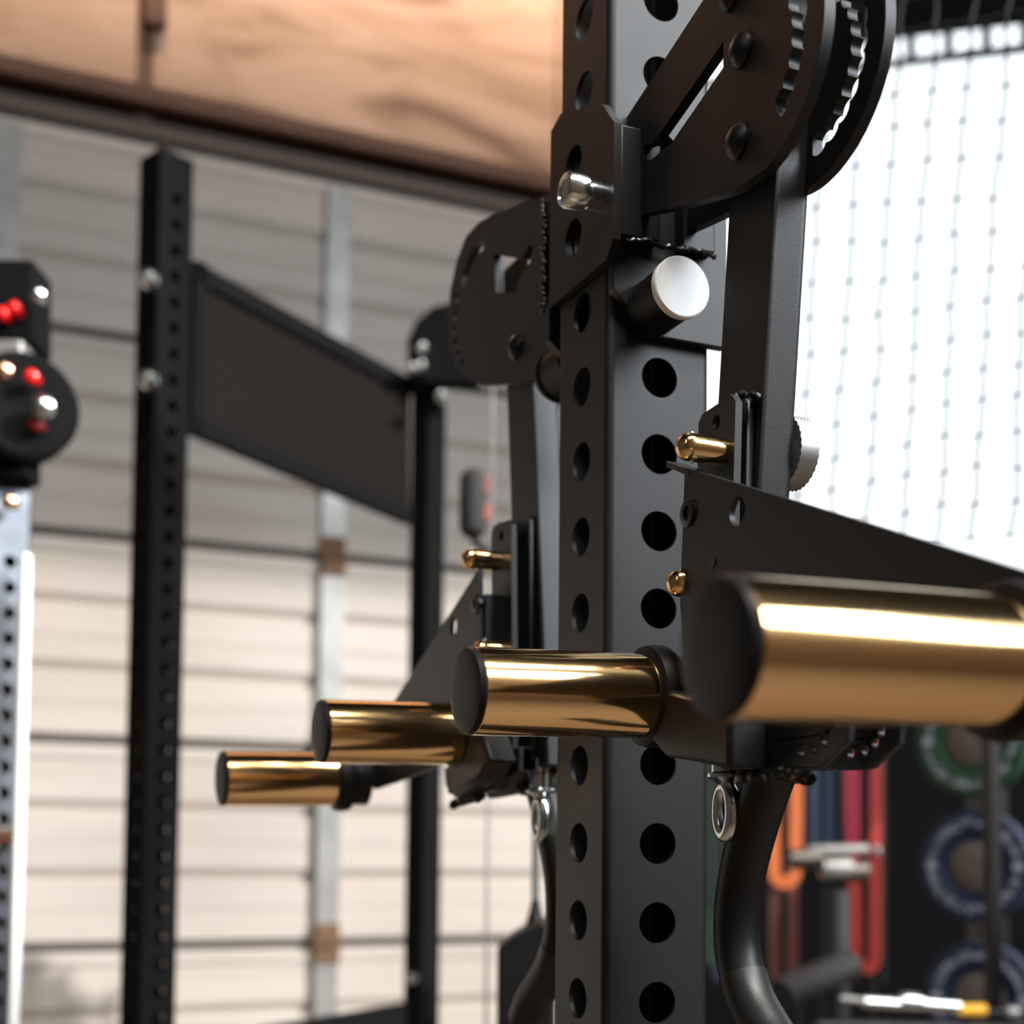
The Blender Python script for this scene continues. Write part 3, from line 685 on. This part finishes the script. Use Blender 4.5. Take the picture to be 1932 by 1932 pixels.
hangband(1480, 1150, 1640, WD_-.05, 56, (.48, .11, .025), 'bright orange elastic band behind the curved handle')
hangband(1478, 1150, 1860, WD_+.03, 46, (.08, .016, .006), 'rust brown elastic band hanging lower than the orange one')
hangband(1344, 1150, 1800, WD_, 26, (.006, .030, .010), 'dark green elastic band at the upright edge')
hangband(1362, 1150, 1830, WD_+.04, 30, (.005, .012, .035), 'dark blue elastic band beside the green one')
r0, r1 = atD(1300, 1150, WD_), atD(1668, 1150, WD_)
rail = thing('band_rail', 'black wall rail that the elastic bands hang from', 'rail', r0)
bm = bmesh.new(); tube(bm, [r0+Fh*.012, r1+Fh*.012], .008, 12); obj('bar', bm, satin, rail)
for k in range(2):
    p = (r0 if k == 0 else r1)+Fh*.012; bm = bmesh.new(); tube(bm, [Vector((p.x, p.y, 0))+Fh*.03, Vector((p.x, p.y, p.z+.02))+Fh*.03], .014, 12); tube(bm, [p, p+Fh*.03], .012, 10); obj('stand', bm, satin, rail)
# chrome handles hung on the storage
hd = atD(1580, 1625, 2.66); hb = thing('chrome_handles', 'pair of blurred chrome bar attachments hanging below the coloured bands', 'handle', hd)
dkst = mat('dark_brushed_steel', (.16, .14, .12), .45, .9)
for (x, y, L, r, c) in ((1520, 1622, .065, .020, dkst), (1580, 1606, .12, .011, galv), (1578, 1640, .06, .022, galv), (1615, 1645, .05, .020, dkst), (1654, 1605, .012, .012, galv)):
    p = atD(x, y, 2.66); bm = bmesh.new(); cyl(bm, p-R0*L/2, R0+UP*.03, 0, L, r, 24, .004); obj('bar', bm, c, hb)
bm = bmesh.new(); p = atD(1590, 1605, 2.69); tube(bm, [p, atD(1590, 1150, 2.80)], .0025, 8); obj('hanging_wire', bm, satin, hb)
# bumper plates on a plate tree
def plate(x, y, d, colr, lab, Rr=.122):
    c = atD(x, y, d); t = thing('bumper_plate', lab, 'weight plate', c, 'coloured plates on the dark storage tree')
    nrm = (-Fh*.80+R0*(-.60)).normalized(); a = UP; b = nrm.cross(a).normalized()
    bm = bmesh.new(); lathe(bm, c, nrm, [(-.02, 0), (-.02, Rr-.004), (-.016, Rr), (.012, Rr), (.016, Rr-.004), (.016, Rr*.60), (.010, Rr*.57), (.010, 0)], 56); obj('disc', bm, mat('plate_rubber', colr, .6), t)
    bm = bmesh.new(); lathe(bm, c, nrm, [(.010, 0), (.012, Rr*.44), (.013, Rr*.42), (.014, .026), (.016, .024), (.016, 0)], 40); obj('hub', bm, mat('plate_hub', (.085, .066, .056), .6), t)
    # ring of raised lettering, too blurred to read: short strokes and two marks
    bm = bmesh.new(); rm = Rr*.775
    for k in range(56):
        g = 2*PI*k/56
        if abs(math.sin(g)) < .16: continue
        for q in range(3):
            if random.random() < .25: continue
            rad = a*math.cos(g+PI/2)+b*math.sin(g+PI/2); tg = nrm.cross(rad)
            o_ = c+nrm*.0165+rad*(rm+(q-1)*.0055); s1, s2 = tg*.0042, rad*random.choice((.0011, .0024))
            vs = [bm.verts.new(o_+i*s1+j*s2) for i, j in ((-1, -1), (1, -1), (1, 1), (-1, 1))]; vt = [bm.verts.new(v.co+nrm*.001) for v in vs]
            bm.faces.new(vt)
            for i in range(4): bm.faces.new([vs[i], vs[(i+1) % 4], vt[(i+1) % 4], vt[i]])
    for g in (0, PI):
        rad = b*math.cos(g); cyl(bm, c+nrm*.0165+rad*rm, nrm, 0, .001, .0105, 16)
    lt = obj('lettering', bm, mat('plate_print', (.26, .28, .33), .5), t); lt['kind'] = 'stuff'
D3 = 2.78
plate(1836, 1398, D3, (.005, .035, .014), 'green bumper plate with a pale lettered ring, topmost of three', .112)
plate(1843, 1634, D3, (.003, .011, .035), 'blue bumper plate with white lettered ring, middle of three', .112)
plate(1853, 1882, D3, (.003, .011, .035), 'blue bumper plate cut by the bottom of the frame, lowest of three', .112)
tp = atD(1872, 1640, 2.52); tree = thing('storage_pole', 'slim black pole standing in front of the lettered plates', 'pole', (tp.x, tp.y, 0))
bm = bmesh.new(); box(bm, tp.x-.011, tp.x+.011, tp.y-.011, tp.y+.011, 0, 1.50); obj('pole', bm, satin, tree)
bm = bmesh.new(); box(bm, tp.x-.08, tp.x+.08, tp.y-.08, tp.y+.08, 0, .012); obj('foot', bm, satin, tree)
tq = atD(1862, 1640, 2.93); tr2 = thing('plate_tree', 'black plate tree that carries the three lettered plates', 'plate tree', (tq.x, tq.y, 0))
bm = bmesh.new(); box(bm, tq.x-.03, tq.x+.03, tq.y-.03, tq.y+.03, 0, 1.62); obj('post', bm, satin, tr2)
bm = bmesh.new(); box(bm, tq.x-.09, tq.x+.09, tq.y-.09, tq.y+.09, 0, .03); obj('base', bm, satin, tr2)
for y in (1398, 1634, 1882):
    c = atD(1843, y, D3); nrm = (-Fh*.80+R0*(-.60)).normalized(); bm = bmesh.new(); cyl(bm, Vector((tq.x, tq.y, c.z)), (c-Vector((tq.x, tq.y, c.z))), 0, .06, .012, 16); obj('peg', bm, satin, tr2)
# racked barbell with a yellow sleeve at the bottom edge
bb = atD(1700, 1900, 2.35); bar = thing('barbell', 'steel bar with a yellow end lying across a dark rack at the bottom right', 'bar', bb)
pz = lambda x, y: atD(x, y, 2.35)
def seg(x0, y0, x1, y1, rpx, M, nm, lab=None):
    bm = bmesh.new(); a, b = pz(x0, y0), pz(x1, y1); r = rpx/FP*2.35; cyl(bm, a, b-a, 0, (b-a).length, r, 24, r*.15); o = obj(nm, bm, M, bar)
    if lab: o['label'] = lab
seg(1585, 1884, 1640, 1890, 7, galv, 'shaft'); seg(1630, 1891, 1700, 1895, 11, zinc, 'sleeve'); seg(1700, 1889, 1738, 1892, 17, zinc, 'collar'); seg(1735, 1894, 1812, 1900, 13, zinc, 'sleeve')
ylw = mat('yellow_tape', (.95, .50, .03), .5)
seg(1805, 1906, 1860, 1906, 12, ylw, 'yellow_end', 'yellow end')
k0 = pz(1910, 1910); seg(1898, 1909, 1922, 1911, 12, galv, 'end_cap')
seg(1858, 1909, 1900, 1910, 5, satin, 'shaft')
st = thing('bar_rack', 'low dark steel rack under the bar at the bottom right', 'rack', (bb.x, bb.y, 0))
a, b = pz(1540, 1925), pz(1935, 1932)
bm = bmesh.new(); tube(bm, [a-UP*.012, b-UP*.012], .014, 12); obj('beam', bm, coatf, st)
for p in (a, b): bm = bmesh.new(); tube(bm, [Vector((p.x, p.y, 0)), p-UP*.012], .018, 12); obj('leg', bm, coatf, st)
# dark bench frame seen between the handle and the plates
ba = atD(1500, 1860, 2.4); bn = thing('bench_frame', 'dark sloping bench frame behind the curved handle', 'bench', (ba.x, ba.y, 0))
bm = bmesh.new(); tube(bm, [atD(1470, 1880, 2.4), atD(1600, 1822, 2.55)], .030, 12); obj('frame', bm, mat('dark_grey_vinyl', (.012, .011, .012), .7), bn)
bm = bmesh.new(); p = atD(1500, 1870, 2.42); tube(bm, [(p.x, p.y, 0), p], .02, 12); obj('leg', bm, coatf, bn)
bm = bmesh.new(); p = atD(1578, 1800, 2.6); tube(bm, [(p.x, p.y, 0), p+UP*.12], .026, 12); obj('leg', bm, mat('dark_grey_steel', (.012, .012, .014), .7), bn)
